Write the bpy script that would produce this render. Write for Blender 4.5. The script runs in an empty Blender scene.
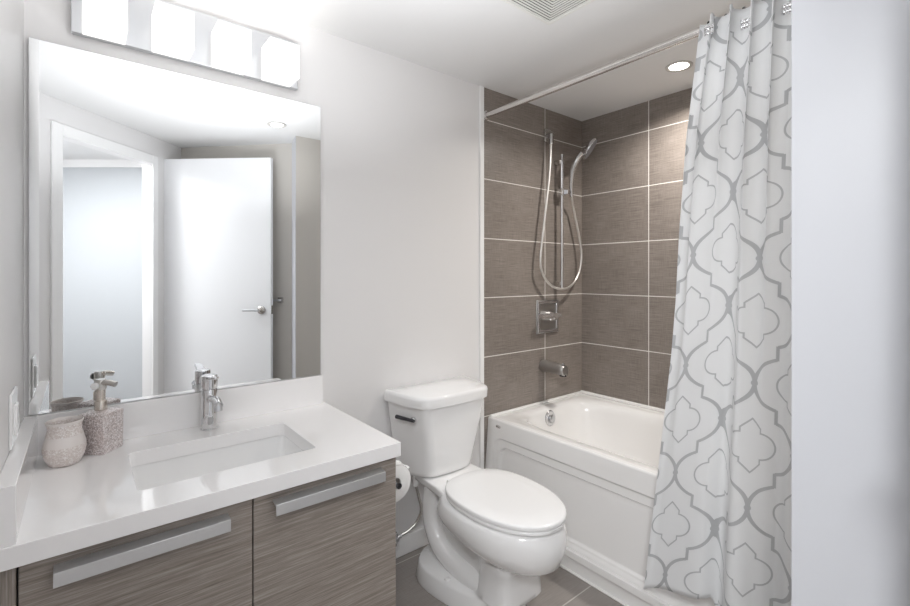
import bpy, bmesh, math, random
from mathutils import Vector, Matrix
random.seed(7)
S = bpy.context.scene
COL = S.collection
PI = math.pi

# ------------------------------------------------------------------ camera
cam_d = bpy.data.cameras.new('camera')
cam = bpy.data.objects.new('camera', cam_d); COL.objects.link(cam)
cam_d.sensor_width = 36.0
cam_d.sensor_fit = 'HORIZONTAL'
cam_d.lens = 36.0 * 460.0 / 910.0
cam_d.shift_y = -28.0 / 910.0
cam_d.clip_start = 0.02
cam.location = (0, 0, 1.25)
cam.rotation_euler = (PI / 2, 0, -math.radians(39.0))
S.camera = cam

# ------------------------------------------------------------------ world, lamps, exposure
w = bpy.data.worlds.new('world'); S.world = w; w.use_nodes = True
w.node_tree.nodes['Background'].inputs[0].default_value = (0.9, 0.95, 1, 1)
w.node_tree.nodes['Background'].inputs[1].default_value = 0.3

def area(name, loc, size, power, color=(1, 1, 1), rot=(0, 0, 0), size_y=None, shape='DISK', spread=PI):
    l = bpy.data.lights.new(name, 'AREA'); l.energy = power; l.color = color; l.shape = shape; l.size = size
    if size_y: l.size_y = size_y
    l.spread = spread
    o = bpy.data.objects.new(name, l); COL.objects.link(o); o.location = loc; o.rotation_euler = rot
    return o
HALL_POWER = 25.0
area('added_hall_fill', (-0.48, -0.50, 2.19), 0.6, HALL_POWER, (0.97, 0.985, 1.0), shape='RECTANGLE', size_y=0.5)  # added fill shining through the doorway; stands for no known hall fitting
area('bounced_flash', (0.55, 0.80, 1.45), 0.5, 6.4, (0.965, 0.98, 1.0), rot=(PI, 0, 0), spread=math.radians(150))
SHADE_GLOW = 0.74
TUB_LIGHT = 6.8
DOOR_LIGHT = 0.15

S.view_settings.view_transform = 'Standard'
S.view_settings.look = 'None'
S.view_settings.gamma = 1.0
S.view_settings.exposure = 0.68
S.view_settings.use_curve_mapping = False
try:
    S.cycles.use_denoising = True
    S.cycles.max_bounces = 14
    S.cycles.diffuse_bounces = 8
    S.cycles.glossy_bounces = 6
    S.cycles.sample_clamp_indirect = 6.0
    S.cycles.caustics_reflective = False
    S.cycles.caustics_refractive = False
except Exception:
    pass

# ------------------------------------------------------------------ material helpers
def srgb(r, g, b):
    f = lambda c: (c / 255 / 12.92) if c / 255 <= 0.04045 else ((c / 255 + 0.055) / 1.055) ** 2.4
    return (f(r), f(g), f(b), 1)

class NT:
    """small builder for node maths"""
    def __init__(s, name):
        s.m = bpy.data.materials.new(name); s.m.use_nodes = True
        s.t = s.m.node_tree; s.b = s.t.nodes['Principled BSDF']
    def n(s, typ, **kw):
        nd = s.t.nodes.new(typ)
        for k, v in kw.items(): setattr(nd, k, v)
        return nd
    def put(s, sock, v):
        if hasattr(v, 'links') or isinstance(v, bpy.types.NodeSocket): s.t.links.new(v, sock)
        else: sock.default_value = v
    def math(s, op, a, b=0.0, c=0.0):
        nd = s.n('ShaderNodeMath', operation=op)
        s.put(nd.inputs[0], a); s.put(nd.inputs[1], b); s.put(nd.inputs[2], c)
        return nd.outputs[0]
    def mix(s, f, a, b):
        nd = s.n('ShaderNodeMix', data_type='RGBA')
        s.put(nd.inputs[0], f); s.put(nd.inputs[6], a); s.put(nd.inputs[7], b)
        return nd.outputs[2]
    def fmix(s, f, a, b):
        nd = s.n('ShaderNodeMix', data_type='FLOAT')
        s.put(nd.inputs[0], f); s.put(nd.inputs[2], a); s.put(nd.inputs[3], b)
        return nd.outputs[0]
    def pos(s):
        return s.n('ShaderNodeNewGeometry').outputs['Position']
    def objco(s):
        return s.n('ShaderNodeTexCoord').outputs['Object']
    def xyz(s, v):
        nd = s.n('ShaderNodeSeparateXYZ'); s.put(nd.inputs[0], v); return nd.outputs
    def scale(s, v, sc):
        nd = s.n('ShaderNodeMapping'); s.put(nd.inputs[0], v); nd.inputs[3].default_value = sc; return nd.outputs[0]
    def noise(s, v, scale=1.0, detail=3.0, rough=0.6):
        nd = s.n('ShaderNodeTexNoise'); s.put(nd.inputs['Vector'], v)
        nd.inputs['Scale'].default_value = scale; nd.inputs['Detail'].default_value = detail; nd.inputs['Roughness'].default_value = rough
        return nd.outputs[0]
    def ramp(s, f, stops):
        nd = s.n('ShaderNodeValToRGB'); s.put(nd.inputs[0], f)
        e = nd.color_ramp.elements
        while len(e) < len(stops): e.new(0.5)
        for el, (p, c) in zip(e, stops): el.position = p; el.color = c
        return nd.outputs[0]
    def bump(s, h, strength=0.2, dist=0.002):
        nd = s.n('ShaderNodeBump'); s.put(nd.inputs['Height'], h)
        nd.inputs['Strength'].default_value = strength; nd.inputs['Distance'].default_value = dist
        s.t.links.new(nd.outputs[0], s.b.inputs['Normal'])
    def set(s, **kw):
        for k, v in kw.items(): s.put(s.b.inputs[k.replace('_', ' ')], v)
        return s

def simple(name, col, rough=0.5, metal=0.0, bump=0.0, bscale=60, coat=0.0, var=0.03):
    k = NT(name)
    nz = k.noise(k.pos(), bscale, 3)
    c2 = tuple(x * (1 - var) for x in col[:3]) + (1,)
    k.set(Base_Color=k.mix(nz, col, c2), Roughness=rough, Metallic=metal)
    if coat: k.set(Coat_Weight=coat, Coat_Roughness=0.05)
    if bump: k.bump(nz, bump, 0.001)
    return k.m

M = {}
M['paint'] = simple('wall_paint', srgb(232, 231, 231), 0.42, bump=0.05, bscale=220, var=0.01)
M['ceiling'] = simple('ceiling_paint', srgb(228, 228, 228), 0.8, bump=0.05, bscale=200, var=0.01)
M['taupe_paint'] = simple('alcove_end_paint', srgb(205, 201, 195), 0.5, var=0.01)
M['shaded_paint'] = simple('shaded_wall_paint', srgb(209, 211, 216), 0.4, bump=0.05, bscale=220, var=0.01)  # wall paint made darker and bluer to dim the overlit wall end
M['trim'] = simple('white_trim', srgb(246, 246, 246), 0.3, var=0.005)
M['door'] = simple('white_door', srgb(244, 245, 247), 0.32, var=0.005)
M['hall_panel'] = simple('pale_blue_panel', srgb(178, 181, 184), 0.35, var=0.01)
M['porcelain'] = simple('porcelain', srgb(243, 243, 243), 0.07, coat=0.6, var=0.0)
M['plastic'] = simple('white_plastic', srgb(244, 244, 244), 0.16, var=0.0)
M['acrylic'] = simple('tub_acrylic', srgb(238, 237, 236), 0.12, coat=0.4, var=0.0)
M['quartz'] = simple('white_quartz', srgb(248, 247, 247), 0.06, coat=0.4, bscale=300, var=0.012)
M['chrome'] = simple('chrome', (0.72, 0.72, 0.73, 1), 0.06, 1.0, var=0.0)
M['nickel'] = simple('brushed_nickel', (0.66, 0.64, 0.61, 1), 0.26, 1.0, var=0.05)
M['nickel_warm'] = simple('warm_nickel', (0.74, 0.68, 0.62, 1), 0.22, 1.0, var=0.05)
M['steel_plate'] = simple('satin_steel', (0.66, 0.67, 0.69, 1), 0.32, 1.0, var=0.02)
M['aluminium'] = simple('brushed_aluminium', (0.72, 0.73, 0.74, 1), 0.40, 0.9, bscale=120, var=0.06)
M['dark_metal'] = simple('dark_metal', (0.10, 0.10, 0.11, 1), 0.25, 1.0, var=0.05)
M['black'] = simple('black_gap', srgb(48, 44, 42), 0.6)
M['grey_rubber'] = simple('grey_rubber', srgb(120, 120, 122), 0.6)
M['paper'] = simple('tissue_paper', srgb(243, 243, 242), 0.95, bump=0.2, bscale=150)
M['vent'] = simple('vent_white', srgb(228, 228, 224), 0.5)
M['vent_dark'] = simple('vent_recess', srgb(96, 94, 90), 0.7)
M['ring_grey'] = simple('satin_grey_ring', srgb(196, 194, 190), 0.35)
M['spout_metal'] = simple('satin_spout_metal', (0.50, 0.49, 0.48, 1), 0.3, 1.0, var=0.03)
M['bright_chrome'] = simple('bright_chrome', (0.93, 0.93, 0.94, 1), 0.12, 1.0, var=0.0)
M['caulk'] = simple('caulk_white', srgb(240, 239, 237), 0.4)
M['rod'] = simple('rod_metal', (0.74, 0.71, 0.69, 1), 0.2, 1.0, var=0.03)
k = NT('mirror_glass'); k.set(Base_Color=(0.93, 0.945, 0.95, 1), Metallic=1.0, Roughness=0.0)
M['mirror'] = k.m
M['hose'] = simple('hose_metal', (0.90, 0.88, 0.85, 1), 0.38, 1.0, bscale=500, var=0.2)

def glow(name, col, st, base=(0.95, 0.95, 0.95, 1)):
    k = NT(name); k.set(Base_Color=base, Roughness=0.3, Emission_Color=col, Emission_Strength=st)
    return k.m
M['shade'] = glow('lit_opal_glass', (1.0, 0.99, 0.97, 1), SHADE_GLOW, (0.30, 0.30, 0.30, 1))
M['lens_dim'] = glow('faint_lens', (1.0, 0.97, 0.93, 1), 0.8)
M['lens'] = glow('lit_lens', (1.0, 0.95, 0.86, 1), 9.0)

def tile_mat(name, axis, off, pitch, z0, zp, base, dark, grout, horizontal=True, gw=0.0042):
    """woven-look porcelain tile with thin pale grout; axis 0/1 is the horizontal run; z0/zp rows (or y rows on a floor)"""
    k = NT(name)
    P = k.xyz(k.pos())
    a, b = P[axis], (P[2] if horizontal else P[1])
    da = k.math('PINGPONG', k.math('SUBTRACT', a, off), pitch / 2)
    db = k.math('PINGPONG', k.math('SUBTRACT', b, z0), zp / 2)
    isg = k.math('LESS_THAN', k.math('MINIMUM', da, db), gw / 2)
    cv = k.n('ShaderNodeCombineXYZ'); k.put(cv.inputs[0], a); k.put(cv.inputs[1], b)
    s1 = k.noise(k.scale(cv.outputs[0], (9, 330, 1)), 1.0, 4, 0.7)
    s2 = k.noise(k.scale(cv.outputs[0], (260, 14, 1)), 1.0, 3, 0.6)
    s3 = k.noise(k.scale(cv.outputs[0], (3, 4, 1)), 1.0, 2)
    f = k.math('ADD', k.math('MULTIPLY', s1, 0.62), k.math('ADD', k.math('MULTIPLY', s2, 0.22), k.math('MULTIPLY', s3, 0.16)))
    col = k.ramp(f, [(0.38, dark), (0.62, base)])
    k.set(Base_Color=k.mix(isg, col, grout), Roughness=k.fmix(isg, 0.34, 0.8))
    k.bump(k.math('SUBTRACT', f, k.math('MULTIPLY', isg, 0.6)), 0.12, 0.0015)
    return k.m
TB, TD, TG = srgb(154, 145, 138), srgb(113, 105, 99), srgb(236, 233, 228)
M['tile_x'] = tile_mat('tile_end_wall', 0, 2.091, 0.61, 0.5185, 0.307, TB, TD, TG)
M['tile_y'] = tile_mat('tile_long_wall', 1, 1.309, 0.61, 0.5185, 0.307, TB, TD, TG)
M['floor'] = tile_mat('floor_tile', 0, 1.25, 0.61, 1.094, 0.61, srgb(158, 152, 147), srgb(136, 130, 126), srgb(205, 201, 197), horizontal=False)

def wood_mat(name, vertical=False):
    k = NT(name)
    P = k.xyz(k.pos()); cv = k.n('ShaderNodeCombineXYZ')
    k.put(cv.inputs[0], k.math('ADD', P[0], P[1])); k.put(cv.inputs[1], P[2])
    sc = (420, 10, 1) if vertical else (10, 420, 1)
    sc2 = (120, 3, 1) if vertical else (3, 120, 1)
    s1 = k.noise(k.scale(cv.outputs[0], sc), 1.0, 4, 0.75)
    s2 = k.noise(k.scale(cv.outputs[0], sc2), 1.0, 3, 0.6)
    f = k.math('ADD', k.math('MULTIPLY', s1, 0.62), k.math('MULTIPLY', s2, 0.38))
    col = k.ramp(f, [(0.33, srgb(110, 101, 94)), (0.5, srgb(148, 139, 131)), (0.68, srgb(186, 178, 171))])
    k.set(Base_Color=col, Roughness=0.42)
    k.bump(s1, 0.15, 0.0008)
    return k.m
M['wood'] = wood_mat('grey_oak_laminate'); M['wood_v'] = wood_mat('grey_oak_upright', True)

# glittery soap dispenser, crackled jar
k = NT('silver_glitter')
v = k.n('ShaderNodeTexVoronoi'); k.put(v.inputs['Vector'], k.objco()); v.inputs['Scale'].default_value = 380
sp = k.ramp(v.outputs['Color'], [(0.25, srgb(178, 166, 164)), (0.55, srgb(222, 211, 209)), (0.8, srgb(250, 246, 246))])
k.set(Base_Color=sp, Roughness=0.28, Metallic=0.35); k.bump(v.outputs['Distance'], 0.35, 0.0015); M['glitter'] = k.m
k = NT('crackled_jar')
v = k.n('ShaderNodeTexVoronoi'); k.put(v.inputs['Vector'], k.objco()); v.inputs['Scale'].default_value = 330
sp = k.ramp(v.outputs['Color'], [(0.25, srgb(216, 206, 201)), (0.6, srgb(230, 222, 218)), (0.85, srgb(244, 240, 238))])
z = k.xyz(k.objco())[2]
band = k.math('MULTIPLY', k.math('GREATER_THAN', z, 0.052), k.math('LESS_THAN', z, 0.078))
lip = k.math('GREATER_THAN', z, 0.109)
sm = k.math('MAXIMUM', band, lip)
k.set(Base_Color=k.mix(sm, sp, srgb(232, 226, 223)), Roughness=k.fmix(sm, 0.4, 0.3), Metallic=0.15)
k.bump(k.math('MULTIPLY', v.outputs['Distance'], k.math('SUBTRACT', 1.0, sm)), 0.6, 0.002); M['jar'] = k.m

# shower curtain print: trellis of ogee cells with a quatrefoil in each (half-drop repeat), drawn in the cloth's own metres
CW, CP = 0.140, 0.372            # half width of a repeat, height of a repeat
k = NT('trellis_print_cloth')
uv = k.xyz(k.n('ShaderNodeUVMap').outputs[0])
a = k.math('PINGPONG', uv[0], CW); b = k.math('PINGPONG', uv[1], CP / 2)
far = k.math('GREATER_THAN', b, CP / 4)
a = k.fmix(far, a, k.math('SUBTRACT', CW, a)); b = k.fmix(far, b, k.math('SUBTRACT', CP / 2, b))
def ell(a, b, cx, cy, rx, ry):
    x = k.math('DIVIDE', k.math('SUBTRACT', a, cx), rx); y = k.math('DIVIDE', k.math('SUBTRACT', b, cy), ry)
    r = k.math('SQRT', k.math('ADD', k.math('MULTIPLY', x, x), k.math('MULTIPLY', y, y)))
    return k.math('MULTIPLY', k.math('SUBTRACT', r, 1.0), min(rx, ry))
# outer line: arc from the knot to the step, then the upright step
cx, rx, ry = CW * 0.26, CW * 0.74, CP * 0.212
arc = k.math('ABSOLUTE', ell(a, b, cx, 0.0, rx, ry))
arc = k.math('ADD', arc, k.math('MULTIPLY', k.math('LESS_THAN', a, CW * 0.5), 1.0))
ystep = ry * math.sqrt(1 - ((CW * 0.5 - cx) / rx) ** 2)
stp = k.math('ADD', k.math('ABSOLUTE', k.math('SUBTRACT', a, CW * 0.5)), k.math('MULTIPLY', k.math('LESS_THAN', b, ystep - 0.003), 1.0))
outer = k.math('LESS_THAN', k.math('MINIMUM', arc, stp), 0.0046)
dx = k.math('SUBTRACT', a, CW); knot = k.math('LESS_THAN', k.math('SQRT', k.math('ADD', k.math('MULTIPLY', dx, dx), k.math('MULTIPLY', b, b))), 0.0095)
# inner quatrefoil
side = ell(a, b, CW * 0.18, 0.0, CW * 0.32, CP * 0.105)
sq = k.math('MAXIMUM', k.math('SUBTRACT', a, CW * 0.32), k.math('SUBTRACT', b, CP * 0.088))
side = k.math('MINIMUM', side, sq)
tip = k.math('MULTIPLY', k.math('SUBTRACT', k.math('ADD', b, k.math('MULTIPLY', a, 1.0)), CP * 0.216), 0.7)
tip = k.math('MAXIMUM', tip, k.math('SUBTRACT', a, CW * 0.20))
foil = k.math('LESS_THAN', k.math('ABSOLUTE', k.math('MINIMUM', side, tip)), 0.0023)
ink = k.math('MAXIMUM', k.math('MAXIMUM', outer, knot), foil)
wv = k.noise(k.scale(k.n('ShaderNodeUVMap').outputs[0], (900, 900, 1)), 1.0, 2)
cloth = k.mix(wv, srgb(250, 251, 252), srgb(243, 245, 247))
k.set(Base_Color=k.mix(k.math('MULTIPLY', ink, 0.95), cloth, srgb(202, 204, 206)), Roughness=0.75)
k.bump(wv, 0.15, 0.0006)
tr = k.n('ShaderNodeBsdfTranslucent'); tr.inputs[0].default_value = srgb(244, 245, 246)
ms = k.n('ShaderNodeMixShader'); ms.inputs[0].default_value = 0.32
k.t.links.new(k.mix(k.math('MULTIPLY', ink, 0.8), srgb(246, 247, 248), srgb(195, 197, 199)), tr.inputs[0]); k.t.links.new(k.b.outputs[0], ms.inputs[1]); k.t.links.new(tr.outputs[0], ms.inputs[2])
k.t.links.new(ms.outputs[0], k.t.nodes['Material Output'].inputs[0])
M['curtain'] = k.m

# ------------------------------------------------------------------ mesh helpers (all in world metres; obj() re-bases onto the owner)
def bx(bm, x0, x1, y0, y1, z0, z1):
    vs = [bm.verts.new((x, y, z)) for z in (z0, z1) for x, y in ((x0, y0), (x1, y0), (x1, y1), (x0, y1))]
    for f in ((3, 2, 1, 0), (4, 5, 6, 7), (0, 1, 5, 4), (1, 2, 6, 5), (2, 3, 7, 6), (3, 0, 4, 7)):
        bm.faces.new([vs[i] for i in f])
    return bm
def prism(bm, poly, z0, z1):
    n = len(poly)
    lo = [bm.verts.new((x, y, z0)) for x, y in poly]; hi = [bm.verts.new((x, y, z1)) for x, y in poly]
    bm.faces.new(list(reversed(lo))); bm.faces.new(hi)
    for i in range(n): bm.faces.new((lo[i], lo[(i + 1) % n], hi[(i + 1) % n], hi[i]))
    return bm
def loft(bm, rings, cap0=True, cap1=True):
    R = [[bm.verts.new(p) for p in r] for r in rings]
    n = len(R[0])
    for a, b in zip(R, R[1:]):
        for i in range(n): bm.faces.new((a[i], a[(i + 1) % n], b[(i + 1) % n], b[i]))
    if cap0: bm.faces.new(list(reversed(R[0])))
    if cap1: bm.faces.new(R[-1])
    return bm
def lathe(bm, prof, c, n=32, cap0=True, cap1=True):
    return loft(bm, [[(c[0] + r * math.cos(2 * PI * i / n), c[1] + r * math.sin(2 * PI * i / n), c[2] + z) for i in range(n)] for r, z in prof], cap0, cap1)
def smooth_path(pts, sub=6):
    P = [Vector(p) for p in pts]; out = []
    for i in range(len(P) - 1):
        p0 = P[max(i - 1, 0)]; p1 = P[i]; p2 = P[i + 1]; p3 = P[min(i + 2, len(P) - 1)]
        for j in range(sub):
            t = j / sub
            out.append(0.5 * ((2 * p1) + (-p0 + p2) * t + (2 * p0 - 5 * p1 + 4 * p2 - p3) * t * t + (-p0 + 3 * p1 - 3 * p2 + p3) * t ** 3))
    out.append(P[-1]); return out
def tube(bm, pts, r, n=12, rr=None):
    P = [Vector(p) for p in pts]; rings = []; up = None
    for i, p in enumerate(P):
        t = (P[min(i + 1, len(P) - 1)] - P[max(i - 1, 0)]).normalized()
        if up is None:
            up = Vector((0, 0, 1)) if abs(t.z) < 0.9 else Vector((1, 0, 0))
        u = t.cross(up).normalized(); v = u.cross(t).normalized(); up = v
        q = rr[i] if rr else r
        rings.append([p + u * (q * math.cos(2 * PI * j / n)) + v * (q * math.sin(2 * PI * j / n)) for j in range(n)])
    return loft(bm, rings)
def rod_(bm, a, b, r, n=20): return tube(bm, [a, b], r, n)
def disc_prof(bm, c, d, prof, n=28):
    """lathe about an arbitrary axis d from c: prof = (radius, distance along d)"""
    d = Vector(d).normalized(); up = Vector((0, 0, 1)) if abs(d.z) < 0.9 else Vector((1, 0, 0))
    u = d.cross(up).normalized(); v = d.cross(u).normalized(); c = Vector(c)
    return loft(bm, [[c + d * h + u * (r * math.cos(2 * PI * j / n)) + v * (r * math.sin(2 * PI * j / n)) for j in range(n)] for r, h in prof])
def rrect(x0, x1, y0, y1, r, z, n=6):
    out = []
    for cx, cy, a0 in ((x1 - r, y1 - r, 0), (x0 + r, y1 - r, PI / 2), (x0 + r, y0 + r, PI), (x1 - r, y0 + r, 1.5 * PI)):
        for i in range(n + 1):
            t = a0 + PI / 2 * i / n; out.append((cx + r * math.cos(t), cy + r * math.sin(t), z))
    return out
def B(): return bmesh.new()
def root_loc(o):
    while o.parent is not None: o = o.parent
    return Vector(o.location)
def obj(name, bm, mat, parent=None, bevel=0.0, seg=2, smooth=False, sub=0, angle=40, fixn=True):
    if fixn: bmesh.ops.recalc_face_normals(bm, faces=bm.faces[:])
    vs = [v.co for v in bm.verts]
    if parent is not None: base = root_loc(parent)
    else:
        lo = [min(v[i] for v in vs) for i in range(3)]; hi = [max(v[i] for v in vs) for i in range(3)]
        base = Vector(((lo[0] + hi[0]) / 2, (lo[1] + hi[1]) / 2, lo[2]))
    for v in bm.verts: v.co -= base
    me = bpy.data.meshes.new(name); bm.to_mesh(me); bm.free()
    o = bpy.data.objects.new(name, me); COL.objects.link(o)
    me.materials.append(mat if not isinstance(mat, str) else M[mat])
    if parent is None: o.location = base
    else: o.parent = parent
    if bevel:
        md = o.modifiers.new('bevel', 'BEVEL'); md.width = bevel; md.segments = seg; md.limit_method = 'ANGLE'; md.angle_limit = math.radians(35)
    if sub:
        md = o.modifiers.new('subsurf', 'SUBSURF'); md.levels = sub; md.render_levels = sub
    if smooth or bevel or sub:
        for p in me.polygons: p.use_smooth = True
        if not sub:
            try:
                me.set_sharp_from_angle(angle=math.radians(angle))
            except Exception: pass
    return o
def thing(name, label, cat, loc, group=None):
    o = bpy.data.objects.new(name, None); COL.objects.link(o); o.location = loc; o.empty_display_size = 0.05
    o['label'] = label; o['category'] = cat
    if group: o['group'] = group
    return o
def tag(o, label, cat, group=None):
    o['label'] = label; o['category'] = cat
    if group: o['group'] = group
    return o
def struct(o, label=None, cat='structure'):
    o['kind'] = 'structure'
    if label: o['label'] = label
    o['category'] = cat
    return o
def dup(root, loc, label=None):
    r = root.copy(); COL.objects.link(r); r.location = loc
    if label: r['label'] = label
    for ch in list(root.children):
        c = ch.copy(); COL.objects.link(c); c.parent = r
        for g in list(ch.children):
            d = g.copy(); COL.objects.link(d); d.parent = c
    return r

# ------------------------------------------------------------------ room shell
H = 2.218
YW, XR, XT, XL = 1.75, 2.445, 1.603, -0.127
E_ = (-0.178, 0.208); D_ = (0.585, -0.555); C2 = (1.196, 0.10); C_ = (1.150, 0.304)
YF = 0.304
T = 0.1
struct(obj('floor', bx(B(), -2.2, 2.6, -2.6, 1.9, -0.06, 0.0), 'floor'), 'grey-taupe rectangular floor tiles with pale grout', 'floor')
struct(obj('ceiling', bx(B(), -2.2, 2.6, -2.6, 1.9, H, H + 0.06), 'ceiling'), 'flat white painted ceiling', 'ceiling')
struct(obj('wall_back', bx(B(), XL - 0.2, 1.59, YW, YW + T, 0, H), 'paint'), 'pale painted wall behind the mirror and toilet', 'wall')
struct(obj('wall_back_tile', bx(B(), 1.59, XR + T, YW, YW + T, 0, H), 'tile_x'), 'taupe tiled end wall carrying the shower fittings', 'wall')
struct(obj('wall_right', bx(B(), XR, XR + T, 0.2, YW, 0, H), 'tile_y'), 'long taupe tiled wall beside the bathtub', 'wall')
struct(obj('wall_left', prism(B(), [(XL, YW), (XL - T, YW), (XL - T, 1.15), (XL - T, 0.3), (-0.178, 0.208), (-0.178, 1.15), (XL, 1.15)], 0, H), 'paint'), 'pale painted wall left of the vanity', 'wall')
struct(obj('wall_foot_face', prism(B(), [(C_[0] + 0.004, YF - 0.004), (XR, YF - 0.004), (XR, YF), (C_[0] + 0.002, YF)], 0, H), 'taupe_paint'), 'beige painted wall at the foot of the bathtub', 'wall')
struct(obj('wall_foot', prism(B(), [(C_[0], YF), C2, (1.30, 0.16), (XR, 0.20), (XR, YF - 0.005), (C_[0] + 0.003, YF - 0.005), (C_[0] + 0.001, YF)], 0, H), 'shaded_paint'), 'smooth white wall end close to the camera at right', 'wall')
n2 = Vector((C2[1] - D_[1], -(C2[0] - D_[0]))).normalized() * 0.09
struct(obj('wall_front', prism(B(), [D_, C2, (C2[0] + n2.x, C2[1] + n2.y), (D_[0] + n2.x, D_[1] + n2.y)], 0, H), 'taupe_paint'), 'beige wall behind the open door', 'wall')
# angled door wall: E -> D with an opening
DP = lambda s: (E_[0] + (D_[0] - E_[0]) * s, E_[1] + (D_[1] - E_[1]) * s)
nb = Vector((-1, -1)).normalized() * 0.1
s0 = (-0.093 - E_[0]) / (D_[0] - E_[0]); s1 = (0.374 - E_[0]) / (D_[0] - E_[0])
def seg_poly(sa, sb, off=0.0, th=0.07):
    u = Vector((-1, -1)).normalized()
    p, q = Vector(DP(sa)) + u * off, Vector(DP(sb)) + u * off
    return [tuple(p), tuple(q), tuple(q + u * th), tuple(p + u * th)]
OZ = 2.025
bm = B(); prism(bm, seg_poly(0, s0), 0, H); prism(bm, seg_poly(s1, 1.0), 0, H); prism(bm, seg_poly(s0, s1), OZ, H)
struct(obj('wall_door_side', bm, 'paint'), 'angled painted wall holding the doorway', 'wall')
# door casing on the room side, jamb lining
L_ = (Vector(D_) - Vector(E_)).length
cw = 0.062 / L_
bm = B()
prism(bm, seg_poly(s0 - cw, s0, -0.014, 0.014), 0, OZ + 0.062)
prism(bm, seg_poly(s1, s1 + cw * 0.75, -0.014, 0.014), 0, OZ + 0.062)
prism(bm, seg_poly(s0, s1, -0.014, 0.014), OZ, OZ + 0.062)
struct(obj('trim_1', bm, 'trim', bevel=0.003), 'white casing around the doorway', 'trim')
# hall beyond the doorway
hu = Vector((0.78, 0.626)).normalized(); hp = Vector((0.408, -1.15)); hn = Vector((hu.y, -hu.x))
def hall(sa, sb, off, th):
    p, q = hp + hu * sa + hn * off, hp + hu * sb + hn * off
    return [tuple(p), tuple(q), tuple(q + hn * th), tuple(p + hn * th)]
struct(obj('wall_hall', prism(B(), hall(-2.2, 0.75, 0, 0.1), 0, H), 'paint'), 'white hallway wall seen in the mirror', 'wall')
struct(obj('door_2', prism(B(), hall(-1.9, 0.03, -0.012, 0.012), 0.02, 2.15), 'hall_panel', bevel=0.003), 'pale blue-grey flat panel across the hallway', 'door')
bm = B(); prism(bm, [(-0.278, 0.308), (-0.178, 0.208), (-1.4, -0.65), (-1.5, -0.6)], 0, H)
struct(obj('wall_hall_side', bm, 'paint'), 'white side wall of the hallway', 'wall')
bm = B(); prism(bm, [(-1.5, -0.6), (-1.35, -0.6), (-1.25, -2.5), (-1.4, -2.5)], 0, H)
struct(obj('wall_hall_end', bm, 'paint'), 'white end wall of the hallway', 'wall')
bm = B(); prism(bm, [(0.60, -0.57), (0.70, -0.62), (1.1, -0.70), (1.05, -0.62)], 0, H)
struct(obj('wall_hall_return', bm, 'paint'), 'short white return of the hallway', 'wall')
# strip of metal edging where the tile starts, caulk, skirting
struct(obj('trim_2', bx(B(), 1.577, XT, YW - 0.009, YW, 0.0, H), 'trim', bevel=0.002), 'slim white edge strip where the tile begins', 'trim')
struct(obj('baseboard_back', bx(B(), 0.747, 1.577, YW - 0.014, YW, 0.0, 0.085), 'trim', bevel=0.004), 'white skirting behind the toilet', 'baseboard')

# ------------------------------------------------------------------ open door (seen in the mirror)
A = Vector((0.447, -0.442)); Bp = Vector((1.046, 0.100)); du = (Bp - A).normalized(); dn = Vector((du.y, -du.x))
dl = thing('door_1', 'open flat white door with steel lever, seen in the mirror', 'door', (A.x, A.y, 0.0)); dl['kind'] = 'structure'
q = [A, Bp, Bp + dn * 0.035, A + dn * 0.035]
obj('leaf', prism(B(), [tuple(v) for v in q], 0.01, 2.09), 'door', dl, bevel=0.002)
h0 = Bp - du * 0.068; fz = 1.0
def d3(p, z): return Vector((p.x, p.y, z))
bm = B(); disc_prof(bm, d3(h0, fz), d3(-dn, 0), [(0.029, 0.0), (0.029, 0.008), (0.024, 0.012), (0.012, 0.014), (0.011, 0.046), (0.0005, 0.047)])
lv = obj('lever_rose', bm, 'nickel', dl, smooth=True)
bm = B(); tube(bm, [d3(h0 - dn * 0.045, fz), d3(h0 - dn * 0.047 - du * 0.02, fz), d3(h0 - dn * 0.045 - du * 0.115, fz)], 0.0085, 12)
obj('lever_handle', bm, 'steel_plate', dl, smooth=True)
mid = Bp + dn * 0.0175
bm = B(); prism(bm, [tuple(mid + du * 0.0015 - dn * 0.012), tuple(mid - du * 0.001 - dn * 0.012), tuple(mid - du * 0.001 + dn * 0.012), tuple(mid + du * 0.0015 + dn * 0.012)], fz - 0.03, fz + 0.03)
obj('latch_plate', bm, 'nickel', dl)
# towel bar on the wall behind the door
cu = (Vector(C2) - Vector(D_)).normalized(); cn = Vector((-cu.y, cu.x))
tp = Vector(C2) - cu * 0.085
tb = thing('towel_bar', 'small square-ended steel towel bar on beige wall behind the door', 'towel bar', (tp.x, tp.y, 1.04))
def sq(c, hw, d0, d1): return [tuple(c - cu * hw + cn * d0), tuple(c + cu * hw + cn * d0), tuple(c + cu * hw + cn * d1), tuple(c - cu * hw + cn * d1)]
obj('wall_plate', prism(B(), sq(tp, 0.02, 0.0, 0.01), 1.045, 1.085), 'nickel', tb, bevel=0.002)
bm = B(); prism(bm, sq(tp, 0.008, 0.01, 0.038), 1.057, 1.073); prism(bm, sq(tp - cu * 0.13, 0.142, 0.03, 0.042), 1.058, 1.072)
obj('bar', bm, 'steel_plate', tb, bevel=0.002)

# ------------------------------------------------------------------ wall mirror
tag(obj('wall_mirror', bx(B(), -0.117, 0.730, 1.742, 1.7498, 0.8575, 1.913), 'mirror', bevel=0.0012, seg=1), 'large frameless mirror above the vanity backsplash', 'mirror')

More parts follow.
